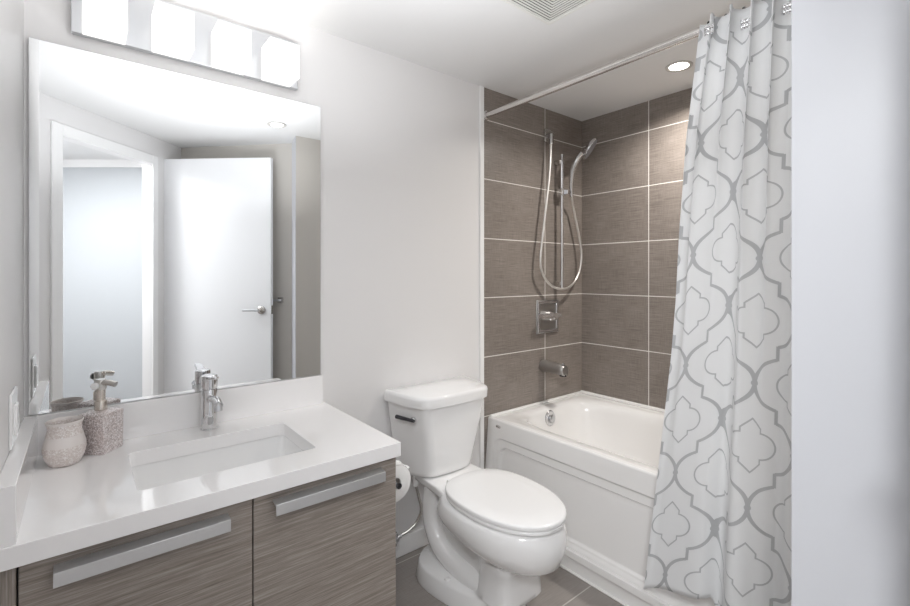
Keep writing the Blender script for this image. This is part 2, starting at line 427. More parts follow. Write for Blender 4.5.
# ------------------------------------------------------------------ vanity cabinet
VF = 1.20
vc = thing('vanity_cabinet', 'grey-brown wood-grain vanity cabinet under the white countertop', 'cabinet', (0.31, 1.48, 0.0))
bm = B(); bx(bm, -0.125, 0.741, VF + 0.022, 1.745, 0.10, 0.12); bx(bm, 0.723, 0.741, VF + 0.020, 1.745, 0.10, 0.702); bx(bm, -0.125, -0.107, VF + 0.022, 1.745, 0.10, 0.702); bx(bm, -0.107, 0.723, 1.735, 1.745, 0.12, 0.702)
bx(bm, 0.319, 0.337, VF + 0.022, 1.735, 0.12, 0.55)
obj('carcass', bm, 'wood', vc)
obj('toe_kick', bx(B(), -0.125, 0.735, 1.26, 1.275, 0.0, 0.10), 'wood', vc)
obj('filler_strip', bx(B(), -0.127, -0.098, VF, VF + 0.02, 0.10, 0.699), 'wood_v', vc, bevel=0.001)
obj('shadow_gap', bx(B(), -0.1065, 0.7225, VF + 0.0205, VF + 0.0215, 0.121, 0.7), 'black', vc)
def vdoor(x0, x1, hx0, hx1):
    d = obj('door', bx(B(), x0, x1, VF, VF + 0.019, 0.115, 0.697), 'wood', vc, bevel=0.0012)
    bm = B()   # edge pull: shelf fixed to the door, front lip hanging down
    prof = [(VF, 0.680), (VF - 0.030, 0.676), (VF - 0.030, 0.648), (VF - 0.026, 0.648), (VF - 0.026, 0.671), (VF, 0.675)]
    lo = [bm.verts.new((hx0, y, z)) for y, z in prof]; hi = [bm.verts.new((hx1, y, z)) for y, z in prof]
    for i in range(6): bm.faces.new((lo[i], lo[(i + 1) % 6], hi[(i + 1) % 6], hi[i]))
    bm.faces.new(lo); bm.faces.new(list(reversed(hi)))
    obj('handle', bm, 'aluminium', d, bevel=0.0008)
vdoor(-0.0945, 0.3265, -0.044, 0.271); vdoor(0.3295, 0.7405, 0.375, 0.688)

# ------------------------------------------------------------------ countertop with sink cut-out
CZ = 0.745; CT = 0.042
SX0, SX1, SY0, SY1 = 0.100, 0.533, 1.300, 1.595
ct = thing('countertop', 'white polished quartz countertop with upstands on the vanity', 'countertop', (0.31, 1.46, 0.703))
bm = B()
outer = [(-0.1265, 1.183), (0.748, 1.183), (0.748, 1.7495), (-0.1265, 1.7495)]
inner = rrect(SX0, SX1, SY0, SY1, 0.018, 0, 5)
N = len(inner)
def proj_out(p):
    cx, cy = (SX0 + SX1) / 2, (SY0 + SY1) / 2
    dx, dy = p[0] - cx, p[1] - cy
    sc = []
    if dx > 1e-9: sc.append((0.748 - cx) / dx)
    if dx < -1e-9: sc.append((-0.1265 - cx) / dx)
    if dy > 1e-9: sc.append((1.7495 - cy) / dy)
    if dy < -1e-9: sc.append((1.183 - cy) / dy)
    s = min(sc); return (cx + dx * s, cy + dy * s)
O = [proj_out(p) for p in inner]
# snap the nearest ring points onto the four outer corners
for c in outer:
    i = min(range(N), key=lambda j: (O[j][0] - c[0]) ** 2 + (O[j][1] - c[1]) ** 2); O[i] = c
ti = [bm.verts.new((p[0], p[1], CZ)) for p in inner]; to = [bm.verts.new((p[0], p[1], CZ)) for p in O]
bi = [bm.verts.new((p[0], p[1], CZ - CT)) for p in inner]; bo = [bm.verts.new((p[0], p[1], CZ - CT)) for p in O]
for i in range(N):
    j = (i + 1) % N
    bm.faces.new((ti[i], ti[j], to[j], to[i])); bm.faces.new((bo[i], bo[j], bi[j], bi[i]))
    bm.faces.new((to[i], to[j], bo[j], bo[i])); bm.faces.new((ti[j], ti[i], bi[i], bi[j]))
obj('slab', bm, 'quartz', ct, bevel=0.0015, angle=30)
obj('backsplash', bx(B(), -0.126, 0.733, 1.730, 1.7495, CZ + 0.0003, 0.8568), 'quartz', ct, bevel=0.0012)
obj('side_splash', bx(B(), -0.1265, -0.097, 1.187, 1.7298, CZ + 0.0003, 0.8568), 'quartz', ct, bevel=0.0012)

# undermount basin
bm = B()
z1 = CZ - CT - 0.0005
rings = [rrect(SX0 - 0.018, SX1 + 0.018, SY0 - 0.018, SY1 + 0.018, 0.03, z1), rrect(SX0 - 0.004, SX1 + 0.004, SY0 - 0.004, SY1 + 0.004, 0.022, z1),
         rrect(SX0 - 0.002, SX1 + 0.002, SY0 - 0.002, SY1 + 0.002, 0.024, z1 - 0.02), rrect(SX0 + 0.006, SX1 - 0.006, SY0 + 0.006, SY1 - 0.006, 0.03, z1 - 0.10),
         rrect(SX0 + 0.022, SX1 - 0.022, SY0 + 0.02, SY1 - 0.02, 0.035, z1 - 0.122), rrect(SX0 + 0.06, SX1 - 0.06, SY0 + 0.05, SY1 - 0.05, 0.04, z1 - 0.130),
         rrect(SX0 + 0.19, SX1 - 0.19, SY0 + 0.12, SY1 - 0.12, 0.02, z1 - 0.134)]
outr = [rrect(SX0 + 0.03, SX1 - 0.03, SY0 + 0.03, SY1 - 0.03, 0.04, z1 - 0.146), rrect(SX0 - 0.008, SX1 + 0.008, SY0 - 0.008, SY1 + 0.008, 0.03, z1 - 0.09), rrect(SX0 - 0.018, SX1 + 0.018, SY0 - 0.018, SY1 + 0.018, 0.03, z1 - 0.012)]
loft(bm, outr + rings)
sk = thing('sink_basin', 'white rectangular undermount sink basin set in the countertop', 'sink', (0.3165, 1.4475, z1 - 0.146))
obj('bowl', bm, 'porcelain', sk, smooth=True, angle=50)
bm = B(); lathe(bm, [(0.022, 0), (0.022, 0.003), (0.018, 0.004), (0.016, 0.001), (0.0005, 0.001)], (0.3165, 1.4475, z1 - 0.1335), 24)
obj('drain', bm, 'chrome', sk, smooth=True)

# ------------------------------------------------------------------ basin faucet
fx, fy = 0.325, 1.688
fa = thing('basin_faucet', 'chrome single-lever basin faucet behind the sink', 'faucet', (fx, fy, CZ))
bm = B(); lathe(bm, [(0.0255, 0.0), (0.0255, 0.003), (0.0235, 0.004), (0.0235, 0.128), (0.0225, 0.130)], (fx, fy, CZ + 0.0002), 32)
obj('body', bm, 'chrome', fa, smooth=True)
bm = B(); lathe(bm, [(0.0215, 0.0), (0.0215, 0.004), (0.0245, 0.005), (0.0245, 0.038), (0.0235, 0.0435), (0.02, 0.0455)], (fx, fy, CZ + 0.131), 32)
obj('cap', bm, 'chrome', fa, smooth=True)
bm = B()
zl = CZ + 0.166
prism(bm, [(fx - 0.014, fy - 0.012), (fx + 0.014, fy - 0.012), (fx + 0.011, fy - 0.088), (fx + 0.004, fy - 0.094), (fx - 0.004, fy - 0.094), (fx - 0.011, fy - 0.088)], zl, zl + 0.0085)
for vtx in bm.verts: vtx.co.z += (fy - vtx.co.y) * 0.16 - 0.004
obj('lever', bm, 'chrome', fa, bevel=0.002)
bm = B(); tube(bm, smooth_path([(fx, fy - 0.012, CZ + 0.098), (fx, fy - 0.05, CZ + 0.108), (fx, fy - 0.10, CZ + 0.112), (fx, fy - 0.135, CZ + 0.104)], 5), 0.0125, 16)
obj('spout', bm, 'chrome', fa, smooth=True, angle=60)
bm = B(); disc_prof(bm, (fx, fy - 0.126, CZ + 0.108), (0, -0.25, -1), [(0.0115, 0.0), (0.0115, 0.022), (0.009, 0.023), (0.0085, 0.020), (0.0005, 0.020)], 20)
obj('aerator', bm, 'steel_plate', fa, smooth=True)
bm = B(); rod_(bm, (fx + 0.006, fy + 0.024, CZ + 0.06), (fx + 0.006, fy + 0.03, CZ + 0.06), 0.006)
obj('rear_knob', bm, 'dark_metal', fa, smooth=True)

# ------------------------------------------------------------------ soap dispenser
sx, sy = 0.041, 1.672
sd = thing('soap_dispenser', 'square glittery silver-pink soap dispenser with nickel pump', 'soap dispenser', (sx, sy, CZ))
def dia(s, z, r=0.004):   # square turned by 45 degrees, slightly rounded
    pts = rrect(-s, s, -s, s, r, z, 3); c = math.cos(PI / 4 + 0.1)
    sn = math.sin(PI / 4 + 0.1); return [(sx + x * c - y * sn, sy + x * sn + y * c, zz) for x, y, zz in pts]
bm = B(); loft(bm, [dia(0.036, CZ + 0.0003), dia(0.038, CZ + 0.004), dia(0.0385, CZ + 0.06), dia(0.039, CZ + 0.108), dia(0.038, CZ + 0.112), dia(0.028, CZ + 0.1165, 0.01), dia(0.018, CZ + 0.118, 0.012)])
obj('bottle', bm, 'glitter', sd, smooth=True, angle=35)
bm = B(); lathe(bm, [(0.0155, 0.0), (0.0155, 0.024), (0.0145, 0.026), (0.0115, 0.027), (0.0115, 0.058)], (sx, sy, CZ + 0.1183), 24)
obj('collar', bm, 'nickel_warm', sd, smooth=True)
bm = B(); lathe(bm, [(0.0135, 0.0), (0.0145, 0.004), (0.0145, 0.024), (0.0125, 0.029), (0.0005, 0.030)], (sx, sy, CZ + 0.176), 24)
tube(bm, smooth_path([(sx - 0.005, sy - 0.003, CZ + 0.194), (sx + 0.015, sy - 0.014, CZ + 0.196), (sx + 0.034, sy - 0.026, CZ + 0.190)], 4), 0.0085, 12)
obj('pump_head', bm, 'nickel', sd, smooth=True)
bm = B(); disc_prof(bm, (sx - 0.012, sy - 0.012, CZ + 0.189), (-0.6, -0.8, 0), [(0.010, 0), (0.010, 0.006), (0.008, 0.008), (0.0005, 0.0085)], 20)
obj('pump_cap', bm, 'plastic', sd, smooth=True)

# ------------------------------------------------------------------ crackled tumbler jar
jx, jy = -0.037, 1.616
bm = B(); lathe(bm, [(0.029, 0.0), (0.033, 0.002), (0.042, 0.020), (0.0465, 0.040), (0.0455, 0.055), (0.0405, 0.074), (0.0365, 0.090), (0.0365, 0.102), (0.0395, 0.111), (0.0410, 0.1145), (0.0390, 0.116), (0.036, 0.110), (0.033, 0.092), (0.039, 0.060), (0.041, 0.042), (0.034, 0.012), (0.0005, 0.010)], (jx, jy, CZ + 0.0003), 40)
tag(obj('tumbler_jar', bm, 'jar', smooth=True, angle=70), 'round-bellied crackled grey-pink jar with a smooth band by the left wall', 'jar')

# ------------------------------------------------------------------ vanity light bar
vl = thing('vanity_light', 'chrome bar light with four white cube shades above the mirror', 'light fixture', (0.30, 1.74, 1.953))
bm = B(); bx(bm, -0.026, 0.634, 1.728, 1.7497, 1.953, 2.128)
obj('back_plate', bm, 'steel_plate', vl, bevel=0.002)
for cxs in (0.0495, 0.2165, 0.3825, 0.5425):
    bm = B(); rod_(bm, (cxs, 1.729, 2.005), (cxs, 1.690, 2.005), 0.022)
    a_ = obj('arm', bm, 'chrome', vl, smooth=True)
    bm = B()   # open-topped cube of opal glass around the bulb
    def sring(g, z): return [(cxs - 0.0505 + g, 1.598 + g, z), (cxs + 0.0505 - g, 1.598 + g, z), (cxs + 0.0505 - g, 1.699 - g, z), (cxs - 0.0505 + g, 1.699 - g, z)]
    loft(bm, [sring(0.0, 1.940), sring(0.0, 2.056), sring(0.005, 2.056), sring(0.005, 1.945)])
    obj('glass_shade', bm, 'shade', vl, bevel=0.002)
    bl = bpy.data.lights.new('vanity_bulb', 'POINT'); bl.energy = 0.4; bl.color = (1.0, 0.97, 0.92); bl.shadow_soft_size = 0.022
    bo_ = bpy.data.objects.new('vanity_bulb', bl); COL.objects.link(bo_); bo_.location = (cxs, 1.6485, 2.02)

# ------------------------------------------------------------------ switch plate on left wall
sw = thing('switch_plate', 'white wall switch plate above the side upstand', 'switch', (XL, 1.455, 0.85))
obj('plate', bx(B(), XL, XL + 0.006, 1.405, 1.515, 0.862, 0.985), 'plastic', sw, bevel=0.003)
obj('rocker', bx(B(), XL + 0.0055, XL + 0.012, 1.44, 1.475, 0.885, 0.955), 'plastic', sw, bevel=0.002)

# ------------------------------------------------------------------ toilet
TX = 1.243
to_ = thing('toilet', 'white two-piece toilet with closed lid between vanity and bathtub', 'toilet', (TX, 1.38, 0.0))
def egg(yf, yb, wd, z, tilt=0.0, n=48, yc=None, pf=2.1, pb=2.6):
    """egg outline: front point yf (towards the room), back yb, half width wd"""
    yc = yc if yc is not None else yf + (yb - yf) * 0.56
    out = []
    for i in range(n):
        t = 2 * PI * i / n; c, s = math.cos(t), math.sin(t)
        p = pf if s < 0 else pb
        x = wd * math.copysign(abs(c) ** (2 / p), c); y = (yc - yf if s < 0 else yb - yc) * math.copysign(abs(s) ** (2 / p), s)
        out.append((TX - 0.014 + x, yc + y, z + tilt * (yc + y - 1.2)))
    return out
# bowl, pedestal and foot in one continuous body
BCX, BCY, BN = TX - 0.014, 1.31, 72
def radial(pts):
    """resample a star-shaped outline about the bowl axis, so that every ring has matching points"""
    out = []; m = len(pts)
    for i in range(BN):
        t = 2 * PI * i / BN; dx, dy = math.cos(t), math.sin(t); best = 0
        for j in range(m):
            ax, ay = pts[j][0] - BCX, pts[j][1] - BCY; ex, ey = pts[(j + 1) % m][0] - BCX - ax, pts[(j + 1) % m][1] - BCY - ay
            den = dx * ey - dy * ex
            if abs(den) < 1e-12: continue
            q_ = (ax * ey - ay * ex) / den; w_ = (ax * dy - ay * dx) / den
            if q_ > best and -1e-6 <= w_ <= 1 + 1e-6: best = q_
        x, y = BCX + dx * best, BCY + dy * best
        k_ = min(range(m), key=lambda j: (pts[j][0] - x) ** 2 + (pts[j][1] - y) ** 2)
        z = pts[k_][2] if len(set(round(p[2], 5) for p in pts)) == 1 else None
        out.append((x, y, z))
    return out
def eggr(yf, yb, wd, z, tilt=0.0, **kw):
    r = radial(egg(yf, yb, wd, 0.0, **kw)); return [(x, y, z + tilt * (y - 1.2)) for x, y, _ in r]
def column(z, tilt, yf, wf, wr, yb, yn):
    """pedestal: broad front pier, recessed flanks behind it"""
    half = [(0.0, yf), (wf * 0.55, yf + 0.003), (wf * 0.85, yf + 0.012), (wf * 0.97, yf + 0.035), (wf, yf + 0.08), (wf, yn), (wf * 0.9, yn + 0.035), (wr + 0.006, yn + 0.065), (wr, yn + 0.10), (wr, yb - 0.05), (wr * 0.8, yb - 0.012), (0.0, yb)]
    pts = [(BCX + x, y, 0.0) for x, y in half] + [(BCX - x, y, 0.0) for x, y in reversed(half[1:-1])]
    return [(x, y, z + tilt * (y - 1.2)) for x, y, _ in radial(pts)]
bm = B()
rings = [eggr(1.135, 1.655, 0.172, 0.0, pf=1.75, pb=2.3, yc=1.50), eggr(1.133, 1.657, 0.174, 0.010, pf=1.75, pb=2.3, yc=1.50), eggr(1.138, 1.648, 0.164, 0.060, pf=1.75, pb=2.3, yc=1.50), eggr(1.142, 1.642, 0.158, 0.071, pf=1.75, pb=2.3, yc=1.50),
         column(0.082, 0.0, 1.110, 0.112, 0.072, 1.60, 1.24), column(0.10, 0.0, 1.110, 0.107, 0.064, 1.585, 1.23), column(0.15, 0.0, 1.115, 0.104, 0.062, 1.58, 1.22), column(0.20, 0.06, 1.110, 0.106, 0.062, 1.58, 1.22),
         column(0.230, 0.12, 1.095, 0.112, 0.066, 1.575, 1.23), eggr(1.062, 1.555, 0.130, 0.249, 0.16, pf=2.5),
         eggr(1.022, 1.53, 0.158, 0.264, 0.17), eggr(0.988, 1.52, 0.178, 0.288, 0.14), eggr(0.974, 1.51, 0.187, 0.318, 0.08), eggr(0.972, 1.50, 0.188, 0.348, 0.025), eggr(0.981, 1.49, 0.184, 0.374), eggr(0.990, 1.485, 0.178, 0.386), eggr(1.000, 1.48, 0.168, 0.3905)]
loft(bm, rings)
obj('bowl', bm, 'porcelain', to_, smooth=True, angle=75)
# rear deck and trapway
bm = B()
def deck(z, g=0.0):
    pts = [(0.150 - g, 1.40), (0.135 - g, 1.50), (0.128 - g, 1.60), (0.118 - g, 1.70 - g), (-0.118 + g, 1.70 - g), (-0.128 + g, 1.60), (-0.135 + g, 1.50), (-0.150 + g, 1.40)]
    return [(TX + x, y, z) for x, y in pts]
loft(bm, [deck(0.335, 0.03), deck(0.362, 0.004), deck(0.372), deck(0.390), deck(0.394, 0.004)])
obj('deck', bm, 'porcelain', to_, bevel=0.008, seg=3, angle=60)
for sgn in (-1, 1):
    bm = B()
    P = smooth_path([(BCX + sgn * 0.070, 1.560, 0.375), (BCX + sgn * 0.072, 1.580, 0.30), (BCX + sgn * 0.072, 1.575, 0.21), (BCX + sgn * 0.072, 1.525, 0.135), (BCX + sgn * 0.070, 1.44, 0.100), (BCX + sgn * 0.066, 1.35, 0.085), (BCX + sgn * 0.058, 1.27, 0.085)], 6)
    tube(bm, P, 0.043, 18)
    obj('trapway', bm, 'porcelain', to_, smooth=True, angle=70)
    bm = B(); lathe(bm, [(0.013, 0), (0.013, 0.006), (0.010, 0.012), (0.0005, 0.014)], (BCX + sgn * 0.132, 1.40, 0.066), 18)
    obj('bolt_cap', bm, 'plastic', to_, smooth=True)
# seat ring and lid
bm = B(); loft(bm, [egg(0.984, 1.455, 0.167, 0.3935), egg(0.976, 1.458, 0.173, 0.396), egg(0.975, 1.459, 0.174, 0.405), egg(0.980, 1.456, 0.171, 0.4085)])
obj('seat', bm, 'plastic', to_, smooth=True, angle=60)
bm = B(); loft(bm, [egg(0.980, 1.456, 0.169, 0.4105, 0.0), egg(0.973, 1.462, 0.175, 0.4125), egg(0.972, 1.463, 0.176, 0.422), egg(0.975, 1.461, 0.174, 0.4262), egg(0.981, 1.457, 0.169, 0.4285), egg(1.06, 1.41, 0.115, 0.4300), egg(1.15, 1.33, 0.05, 0.4305)])
obj('lid', bm, 'plastic', to_, smooth=True, angle=60)
for sgn in (-1, 1):
    bm = B(); rod_(bm, (TX + sgn * 0.07 - 0.02, 1.468, 0.405), (TX + sgn * 0.07 + 0.02, 1.468, 0.405), 0.012)
    obj('hinge', bm, 'plastic', to_, smooth=True)
# tank
def fillet(P, r, n=6):
    """P: corner list (x, y), r: radius per corner (0 keeps it sharp)"""
    out = []; m = len(P)
    for i in range(m):
        p = Vector(P[i]); a_ = (Vector(P[i - 1]) - p); b_ = (Vector(P[(i + 1) % m]) - p)
        if not r[i]: out += [tuple(p)] * (n + 1); continue
        la, lb_ = min(r[i], a_.length * 0.49), min(r[i], b_.length * 0.49)
        q0, q1 = p + a_.normalized() * la, p + b_.normalized() * lb_
        for j in range(n + 1):
            t = j / n; out.append(tuple(q0 * (1 - t) ** 2 + p * 2 * t * (1 - t) + q1 * t * t))
    return out
def tank(hb, hm, ym, hf, yf, yb, z, r=0.03, bow=0.010):
    P = [(hb - 0.008, yb), (-hb, yb), (-hm, ym), (-hf, yf), (0, yf - bow), (hf - 0.006, yf), (hm - 0.008, ym)]
    return [(TX + x, y, z) for x, y in fillet(P, [0.004, 0.004, 0.05, r, 0.12, r, 0.05])]
bm = B()
loft(bm, [tank(0.160, 0.145, 1.630, 0.095, 1.568, 1.715, 0.3950), tank(0.178, 0.166, 1.618, 0.110, 1.553, 1.722, 0.403), tank(0.181, 0.169, 1.616, 0.113, 1.550, 1.725, 0.420),
          tank(0.199, 0.183, 1.612, 0.142, 1.530, 1.728, 0.56), tank(0.215, 0.196, 1.605, 0.166, 1.514, 1.732, 0.695), tank(0.215, 0.196, 1.605, 0.166, 1.514, 1.732, 0.7035)])
obj('tank', bm, 'porcelain', to_, smooth=True, angle=60)
bm = B()
LR = 0.055
loft(bm, [tank(0.222, 0.204, 1.60, 0.174, 1.506, 1.736, 0.7045, LR, 0.012), tank(0.229, 0.211, 1.595, 0.181, 1.500, 1.739, 0.708, LR, 0.012), tank(0.231, 0.213, 1.594, 0.183, 1.498, 1.740, 0.740, LR, 0.012), tank(0.228, 0.210, 1.597, 0.180, 1.501, 1.738, 0.750, LR, 0.012), tank(0.220, 0.202, 1.605, 0.172, 1.510, 1.732, 0.755, LR, 0.012)])
obj('tank_lid', bm, 'porcelain', to_, smooth=True, angle=50)
hz = 0.655
sdn = Vector((-0.97, -0.23, 0.0)).normalized(); sdt = Vector((0.23, -0.97, 0.0)).normalized()
lp_ = Vector((TX - 0.185, 1.578, hz))
bm = B(); disc_prof(bm, lp_ - sdn * 0.006, sdn, [(0.012, 0), (0.012, 0.012), (0.009, 0.016), (0.0005, 0.017)], 18)
lb = obj('flush_lever', bm, 'chrome', to_, smooth=True)
bm = B(); a0_ = lp_ + sdn * 0.014
tube(bm, [a0_ + sdt * 0.016, a0_, a0_ - sdt * 0.085], 0.007, 10, [0.006, 0.007, 0.0085])
obj('lever_arm', bm, 'dark_metal', lb, smooth=True)

# water supply
wsx = 1.090
ws = thing('supply_valve', 'small chrome angle valve low on the wall beside the toilet', 'valve', (wsx, 1.735, 0.08))
bm = B(); disc_prof(bm, (1.058, 1.7355, 0.105), (0, -1, 0), [(0.024, 0), (0.022, 0.005), (0.010, 0.007), (0.010, 0.035), (0.0005, 0.036)], 20)
rod_(bm, (1.058, 1.71, 0.105), (1.078, 1.71, 0.112), 0.009, 14)
obj('valve_body', bm, 'chrome', ws, smooth=True)
bm = B(); disc_prof(bm, (1.050, 1.712, 0.098), (-0.6, -0.6, -0.3), [(0.006, 0), (0.014, 0.008), (0.014, 0.018), (0.0005, 0.02)], 14)
obj('valve_knob', bm, 'chrome', ws, smooth=True)
bm = B(); tube(bm, smooth_path([(1.0835, 1.7095, 0.115), (1.115, 1.70, 0.127), (1.152, 1.695, 0.152), (1.174, 1.69, 0.202), (1.158, 1.685, 0.265), (1.134, 1.675, 0.335)], 8), 0.0068, 10)
obj('supply_hose', bm, 'nickel', to_, smooth=True)
bm = B(); rod_(bm, (1.136, 1.676, 0.328), (1.126, 1.667, 0.3935), 0.0115, 14)
obj('coupling_nut', bm, 'plastic', to_, smooth=True)

# toilet paper on the side of the vanity
px_, pz_ = 0.840, 0.529
# screwed to the cabinet side, so it is a part of the cabinet
ph = obj('paper_holder', bx(B(), 0.7412, 0.747, 1.4830, 1.5230, pz_ - 0.022, pz_ + 0.022), 'chrome', vc, bevel=0.002)
ph['label'] = 'chrome toilet paper holder on the cabinet side'
bm = B(); tube(bm, smooth_path([(0.746, 1.5030, pz_), (px_ - 0.02, 1.5030, pz_), (px_, 1.4930, pz_), (px_, 1.4680, pz_), (px_, 1.3460, pz_)], 5), 0.0065, 12)
obj('arm', bm, 'chrome', ph, smooth=True)
bm = B(); rod_(bm, (px_, 1.365, pz_), (px_, 1.457, pz_), 0.0202, 28)
obj('spindle', bm, 'chrome', ph, smooth=True)
bm = B(); disc_prof(bm, (px_, 1.3465, pz_), (0, -1, 0), [(0.0065, 0), (0.010, 0.002), (0.010, 0.008), (0.0005, 0.009)], 16)
obj('end_cap', bm, 'dark_metal', ph, smooth=True)
bm = B(); R0, R1 = 0.0205, 0.062
rings = []
for (r, y) in ((R0, 1.3600), (R1 - 0.002, 1.3600), (R1, 1.3620), (R1, 1.4600), (R1 - 0.002, 1.4620), (R0, 1.4620)):
    rings.append([(px_ + r * math.cos(2 * PI * i / 40), y, pz_ + r * math.sin(2 * PI * i / 40)) for i in range(40)])
loft(bm, rings + [rings[0]], False, False)
bmesh.ops.remove_doubles(bm, verts=bm.verts[:], dist=1e-5)
tp_ = thing('toilet_paper', 'white toilet paper roll hanging beside the vanity', 'toilet paper', (px_, 1.4110, pz_ - 0.071))
obj('roll', bm, 'paper', tp_, smooth=True, angle=50)
bm = B()   # loose end folded over the top of the roll
pts = [(px_ + (R1 + 0.001) * math.cos(t), pz_ + (R1 + 0.0015) * math.sin(t)) for t in [math.radians(a) for a in range(150, 39, -10)]] + [(px_ + 0.052, pz_ + 0.038), (px_ + 0.056, pz_ + 0.043)]
g = [[bm.verts.new((x, y, z + 0.003 * math.sin(y * 120))) for y in [1.3620 + 0.098 * i / 8 for i in range(9)]] for x, z in pts]
for a in range(len(g) - 1):
    for b_ in range(8): bm.faces.new((g[a][b_], g[a][b_ + 1], g[a + 1][b_ + 1], g[a + 1][b_]))
sh = obj('loose_sheet', bm, 'paper', tp_, smooth=True)
sh.modifiers.new('thick', 'SOLIDIFY').thickness = 0.001

# ------------------------------------------------------------------ bathtub
RZ = 0.515; AX = 1.645
tubt = thing('bathtub', 'white alcove bathtub with panelled apron under the shower', 'bathtub', (2.02, 1.03, 0.0))
y0t, y1t = YF + 0.0005, YW - 0.0005; x0t, x1t = AX + 0.004, XR - 0.0005
def sup(x0, x1, y0, y1, z, p, n=72):
    cx, cy, a, b = (x0 + x1) / 2, (y0 + y1) / 2, (x1 - x0) / 2, (y1 - y0) / 2; out = []
    for i in range(n):
        t = 2 * PI * (i + 0.5) / n; c, s = math.cos(t), math.sin(t)
        out.append((cx + a * math.copysign(abs(c) ** (2 / p), c), cy + b * math.copysign(abs(s) ** (2 / p), s), z))
    return out
bm = B()
bi_ = (1.712, 2.352, 0.45, 1.672)
rings = [sup(x0t, x1t, y0t, y1t, 0.06, 60), sup(x0t, x1t, y0t, y1t, RZ - 0.012, 60), sup(x0t + 0.004, x1t, y0t, y1t, RZ - 0.003, 60), sup(x0t + 0.014, x1t - 0.004, y0t + 0.004, y1t - 0.004, RZ, 60),
         sup(x0t + 0.060, x1t - 0.062, y0t + 0.06, y1t - 0.055, RZ - 0.002, 14), sup(bi_[0], bi_[1], bi_[2], bi_[3], RZ - 0.006, 5.0), sup(bi_[0] + 0.012, bi_[1] - 0.010, bi_[2] + 0.015, bi_[3] - 0.010, RZ - 0.020, 4.6),
         sup(bi_[0] + 0.022, bi_[1] - 0.02, bi_[2] + 0.05, bi_[3] - 0.016, RZ - 0.06, 4.3), sup(bi_[0] + 0.045, bi_[1] - 0.045, bi_[2] + 0.14, bi_[3] - 0.035, 0.28, 4.0), sup(bi_[0] + 0.07, bi_[1] - 0.07, bi_[2] + 0.20, bi_[3] - 0.06, 0.18, 3.6), sup(bi_[0] + 0.12, bi_[1] - 0.12, bi_[2] + 0.28, bi_[3] - 0.12, 0.15, 3.2), sup(bi_[0] + 0.25, bi_[1] - 0.25, bi_[2] + 0.5, bi_[3] - 0.4, 0.145, 2.5)]
loft(bm, rings)
obj('shell', bm, 'acrylic', tubt, smooth=True, angle=50)
# raised tiling flange along the walls
bm = B(); bx(bm, x1t - 0.020, x1t, y0t, y1t, RZ - 0.004, RZ + 0.012); bx(bm, x0t, x1t - 0.020, y1t - 0.018, y1t, RZ - 0.004, RZ + 0.010)
obj('wall_flange', bm, 'acrylic', tubt, bevel=0.006, seg=3)
# apron: height field over (y, z)
def apron_d(y, z):
    d = 0.045 * (1 - z / 0.515)
    if z > 0.505: d -= 0.010 * ((z - 0.505) / 0.014) ** 2          # roll into the rim
    def sd(y, z, ya, yb, za, zb, r):
        cy, cz = (ya + yb) / 2, (za + zb) / 2; qy, qz = abs(y - cy) - (yb - ya) / 2 + r, abs(z - cz) - (zb - za) / 2 + r
        return math.hypot(max(qy, 0), max(qz, 0)) + min(max(qy, qz), 0) - r
    s = sd(y, z, YF + 0.06, 1.700, 0.112, 0.430, 0.055)              # outer ridge outline
    st = lambda e0, e1, x: (lambda t: t * t * (3 - 2 * t))(min(1, max(0, (x - e0) / (e1 - e0))))
    d -= 0.010 * (1 - st(-0.012, 0.0, s))
    s2 = sd(y, z, YF + 0.10, 1.664, 0.062, 0.386, 0.05)
    if z > 0.09:
        d -= 0.012 * (1 - st(-0.004, 0.0, s2))
    if z < 0.115: d += 0.010 * (1 - st(0.095, 0.112, z))
    if z < 0.062: d -= 0.012 * (1 - st(0.054, 0.062, z))
    return d
bm = B()
ys = [y0t + (y1t - y0t) * i / 200 for i in range(201)]
zs = [0.0 + 0.5145 * i / 210 for i in range(211)]
G = [[bm.verts.new((AX - 0.004 - apron_d(y, z), y, z)) for z in zs] for y in ys]
Bk = [[bm.verts.new((AX + 0.012, y, z)) for z in (zs[0], zs[-1])] for y in (ys[0], ys[-1])]
for i in range(200):
    for j in range(210): bm.faces.new((G[i][j], G[i + 1][j], G[i + 1][j + 1], G[i][j + 1]))
bm.faces.new([Bk[0][0]] + [G[0][j] for j in range(211)] + [Bk[0][1]])
bm.faces.new([Bk[1][0]] + [G[200][j] for j in range(211)] + [Bk[1][1]])
bm.faces.new([G[i][210] for i in range(201)] + [Bk[1][1], Bk[0][1]]); bm.faces.new([G[i][0] for i in range(201)] + [Bk[1][0], Bk[0][0]])
bm.faces.new((Bk[0][0], Bk[0][1], Bk[1][1], Bk[1][0]))
obj('apron', bm, 'acrylic', tubt, smooth=True, angle=55)
bm = B(); pts = [(AX - 0.0080, 1.674 + 0.017 * math.cos(2 * PI * i / 20), 0.480 + 0.008 * math.sin(2 * PI * i / 20)) for i in range(20)]
loft(bm, [[(AX - 0.002, y, z) for x, y, z in pts], pts, [(AX - 0.0095, 1.674 + (y - 1.674) * 0.85, 0.48 + (z - 0.48) * 0.8) for x, y, z in pts]])
bd = obj('maker_badge', bm, 'nickel', tubt, smooth=True); bd['label'] = 'small oval metal badge'
bm = B(); bx(bm, AX - 0.0103, AX - 0.0090, 1.664, 1.684, 0.4785, 0.4815)
obj('badge_mark', bm, 'dark_metal', bd)
